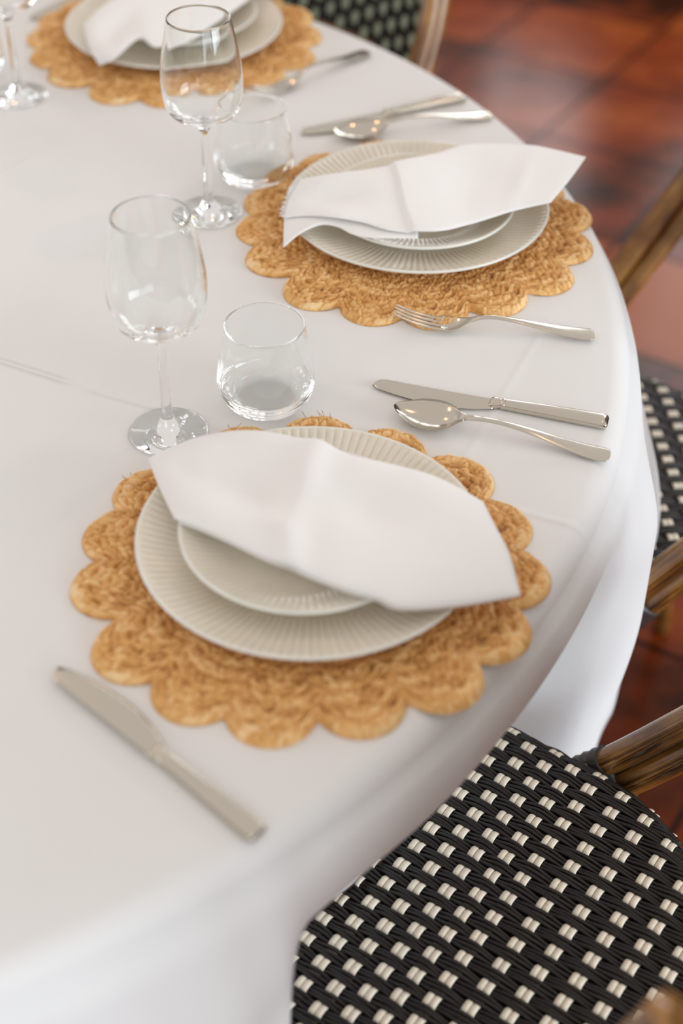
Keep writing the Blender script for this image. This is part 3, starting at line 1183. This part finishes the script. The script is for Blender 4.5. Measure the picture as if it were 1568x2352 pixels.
def woven_seat(parent):
    mb = MB()
    A = 0.0019
    pit = BSTEP / 2
    y0 = 0.0111
    for j in range(-18, 18):
        yc = y0 + j * pit
        for s in (-1, 0, 1):
            y = yc + s * 0.0038
            pts = []
            x = -0.19
            while x < 0.205:
                if seat_sd(x, y) > -0.0015:
                    u = ucoord(x)
                    z = A * math.cos(math.pi * (u + j))
                    jit = 0.0006 * math.sin(u * 2.2 + j * 3 + s * 2) + 0.0003 * math.sin(u * 5 + s)
                    pts.append((x, y + jit, ZS - 0.003 + z - seat_drop(x, y)))
                x += 0.0031
            if len(pts) > 3:
                mb.tube(pts, 0.00205, 6, 0)
    for k in range(-9, 8):
        xc = xcol(k)
        for s in (-1, 1):
            x = xc + s * 0.0031
            pts = []
            y = -0.21
            while y < 0.21:
                if seat_sd(x, y) > -0.0035:
                    ph = math.cos(math.pi * (k + (y - y0) / pit))
                    z = -A * 1.25 * max(-1, min(1, ph * 1.5))
                    pts.append((x, y, ZS - 0.003 + z - seat_drop(x, y)))
                y += 0.0019
            if len(pts) > 3:
                mb.tube(pts, 0.003, 8, 1, flat=(0.0031, 0.0012))
    # solid black core below the strands
    ol = seat_outline(120, 0.004)
    n = len(ol)
    V = [(x, y, ZS - 0.0065 - seat_drop(x, y)) for x, y in ol] + [(x * .96, y * .96, ZS - 0.024) for x, y in ol]
    V2 = []
    F = []
    for i in range(n):
        i2 = (i + 1) % n
        F.append((i, i + n, i2 + n, i2))
    ins = [(x * .87, y * .87, ZS - 0.0068) for x, y in ol]
    V += ins
    for i in range(n):
        i2 = (i + 1) % n
        F.append((i, i2, 2 * n + i2, 2 * n + i))
    F.append(tuple(2 * n + i for i in range(n)))
    F.append(tuple(reversed([n + i for i in range(n)])))
    mb.add(V, F, 0)
    return mb.obj('woven_seat', [M_BLACK, M_IVORY], parent)


def pole_path(side, off):
    """arm pole: from the front foot up past the seat, sweeping back."""
    pts = [(-0.125, 0.205, 0.0), (-0.105, 0.208, 0.16), (-0.075, 0.211, 0.30), (-0.032, 0.214, 0.37), (0.028, 0.219, 0.45), (0.098, 0.235, 0.55), (0.165, 0.250, 0.65),
           (0.216, 0.250, 0.75), (0.246, 0.234, 0.83)]
    c = smooth_curve(pts, 60)
    out = []
    for i in range(len(c)):
        a = c[max(0, i - 1)]
        b_ = c[min(len(c) - 1, i + 1)]
        t = (b_ - a) / np.linalg.norm(b_ - a)
        n = np.array([t[2], 0, -t[0]])
        n /= np.linalg.norm(n)
        p = c[i] + n * off
        out.append((p[0], side * p[1], max(p[2], 0.004)))
    return out


def back_point(a, z):
    """bowed back plane: a in -1..1 across."""
    base = 0.225 if z > 0.7 else 0.165 + (z - 0.62) * 0.75
    x = base + 0.018 + 0.092 * (1 - a * a)
    return (x, 0.232 * a, z)


def make_chair():
    root = empty('bistro_chair')
    woven_seat(root)
    mb = MB()
    ring = [(x * 1.0, y * 1.0, ZS - 0.026) for x, y in seat_outline(96, 0.010)]
    mb.tube(ring, 0.011, 10, closed=True)
    mb.obj('seat_ring', M_BAMBOO, root)
    for side in (1, -1):
        for off in (-0.0140, 0.0140):
            mb = MB()
            mb.tube(pole_path(side, off), 0.0137, 16)
            mb.obj('arm_pole', M_BAMBOO, root)
        mb = MB()
        cpath = pole_path(side, 0.0)
        for zz in (0.42,):
            seg = [p for p in cpath if zz - 0.014 < p[2] < zz + 0.014]
            if len(seg) >= 2:
                a, b_ = Vector(seg[0]), Vector(seg[-1])
                t = (b_ - a).normalized()
                s = Vector((t.z, 0, -t.x)).normalized()
                w = t.cross(s).normalized()
                rings = []
                for q in np.linspace(-0.3, 1.3, 12):
                    c = a.lerp(b_, q)
                    bul = 1 + 0.03 * math.cos(q * 30)
                    rings.append([c + s * (0.0300 * bul * math.copysign(abs(math.cos(k)) ** .75, math.cos(k))) + w * (0.0158 * bul * math.copysign(abs(math.sin(k)) ** .75, math.sin(k)))
                                  for k in [2 * math.pi * j / 24 for j in range(24)]])
                mb.loft(rings)
        mb.obj('binding', M_BIND, root, recalc=True)
        mb = MB()
        mb.tube(smooth_curve([(0.150, side * 0.115, ZS - 0.03), (0.175, side * 0.135, 0.25), (0.205, side * 0.155, 0.0)], 20), 0.0125, 12)
        mb.obj('leg', M_BAMBOO, root)
        mb = MB()
        mb.tube([(0.012, side * 0.211, 0.425), (0.085, side * 0.175, 0.415), (0.156, side * 0.122, 0.405)], 0.0095, 12)
        mb.obj('side_rail', M_BAMBOO, root)
    mb = MB()
    mb.tube([(-0.088, -0.205, 0.24), (-0.088, 0.205, 0.24)], 0.009, 12)
    mb.obj('stretcher', M_BAMBOO, root)
    mb = MB()
    mb.tube([(0.176, -0.136, 0.24), (0.176, 0.136, 0.24)], 0.009, 12)
    mb.obj('stretcher', M_BAMBOO, root)
    # back frame
    mb = MB()
    mb.tube([back_point(a, 0.636) for a in np.linspace(-1.0, 1.0, 30)], 0.0115, 12)
    mb.obj('lower_back_rail', M_BAMBOO, root)
    mb = MB()
    top = [(0.246, 0.234, 0.83), (0.266, 0.207, 0.885), (0.302, 0.12, 0.915), (0.322, 0.0, 0.922), (0.302, -0.12, 0.915), (0.266, -0.207, 0.885), (0.246, -0.234, 0.83)]
    mb.tube(smooth_curve(top, 50), 0.0125, 12)
    mb.obj('top_back_rail', M_BAMBOO, root)
    # woven back panel
    mb = MB()
    A = 0.0019
    zb, zt = 0.652, 0.900

    def topz(a):
        return 0.902 - 0.10 * abs(a) ** 5

    def bp(y, z, d):
        a = y / 0.222
        x = 0.165 + min(z - 0.62, 0.09) * 0.70 + max(0, z - 0.71) * 0.12 + 0.012 + 0.088 * (1 - a * a)
        return (x - d, y, z)
    nz = int((zt - zb) / 0.0121)
    for j in range(nz + 1):
        for s in (-1, 0, 1):
            z = zb + j * 0.0121 + s * 0.0038
            pts = []
            for y in np.arange(-0.215, 0.2151, 0.0031):
                if z < topz(y / 0.222):
                    pts.append(bp(y, z, A * math.cos(math.pi * (y / 0.0236 + j))))
            if len(pts) > 3:
                mb.tube(pts, 0.00205, 5, 0)
    for k in range(-9, 10):
        for s in (-1, 1):
            y = k * 0.0236 + s * 0.0031
            pts = []
            z = zb - 0.006
            while z < topz(y / 0.222):
                ph = math.cos(math.pi * (k + (z - zb) / 0.0121))
                pts.append(bp(y, z, -A * 1.25 * max(-1, min(1, ph * 1.5))))
                z += 0.0020
            if len(pts) > 3:
                mb.tube(pts, 0.0027, 6, 1)
    rows = []
    for y in np.linspace(-0.218, 0.218, 30):
        rows.append([bp(y, z, -0.003) for z in np.linspace(zb - 0.004, topz(y / 0.222) + 0.004, 10)])
    mb.grid(np.array(rows), 0)
    mb.obj('woven_backrest', [M_BLACK, M_IVORY_SHADED], root)
    return root


chair = make_chair()
chair.location = (0.1223, 0.7688, 0)
chair.rotation_euler = (0, 0, -0.6099)
tag(chair, 'bamboo bistro chair with black and ivory woven seat, nearest, at the lower right', 'chair', 'bistro chairs around the table')
dup(chair, (0.276, 1.387, 0), (0, 0, 0.105), 'bistro chair at the right edge, woven seat partly hidden by the tablecloth')
dup(chair, (-0.200, 1.940, 0), (0, 0, math.radians(62)), 'blurred bistro chair with woven back at the top, beyond the farthest placemat')
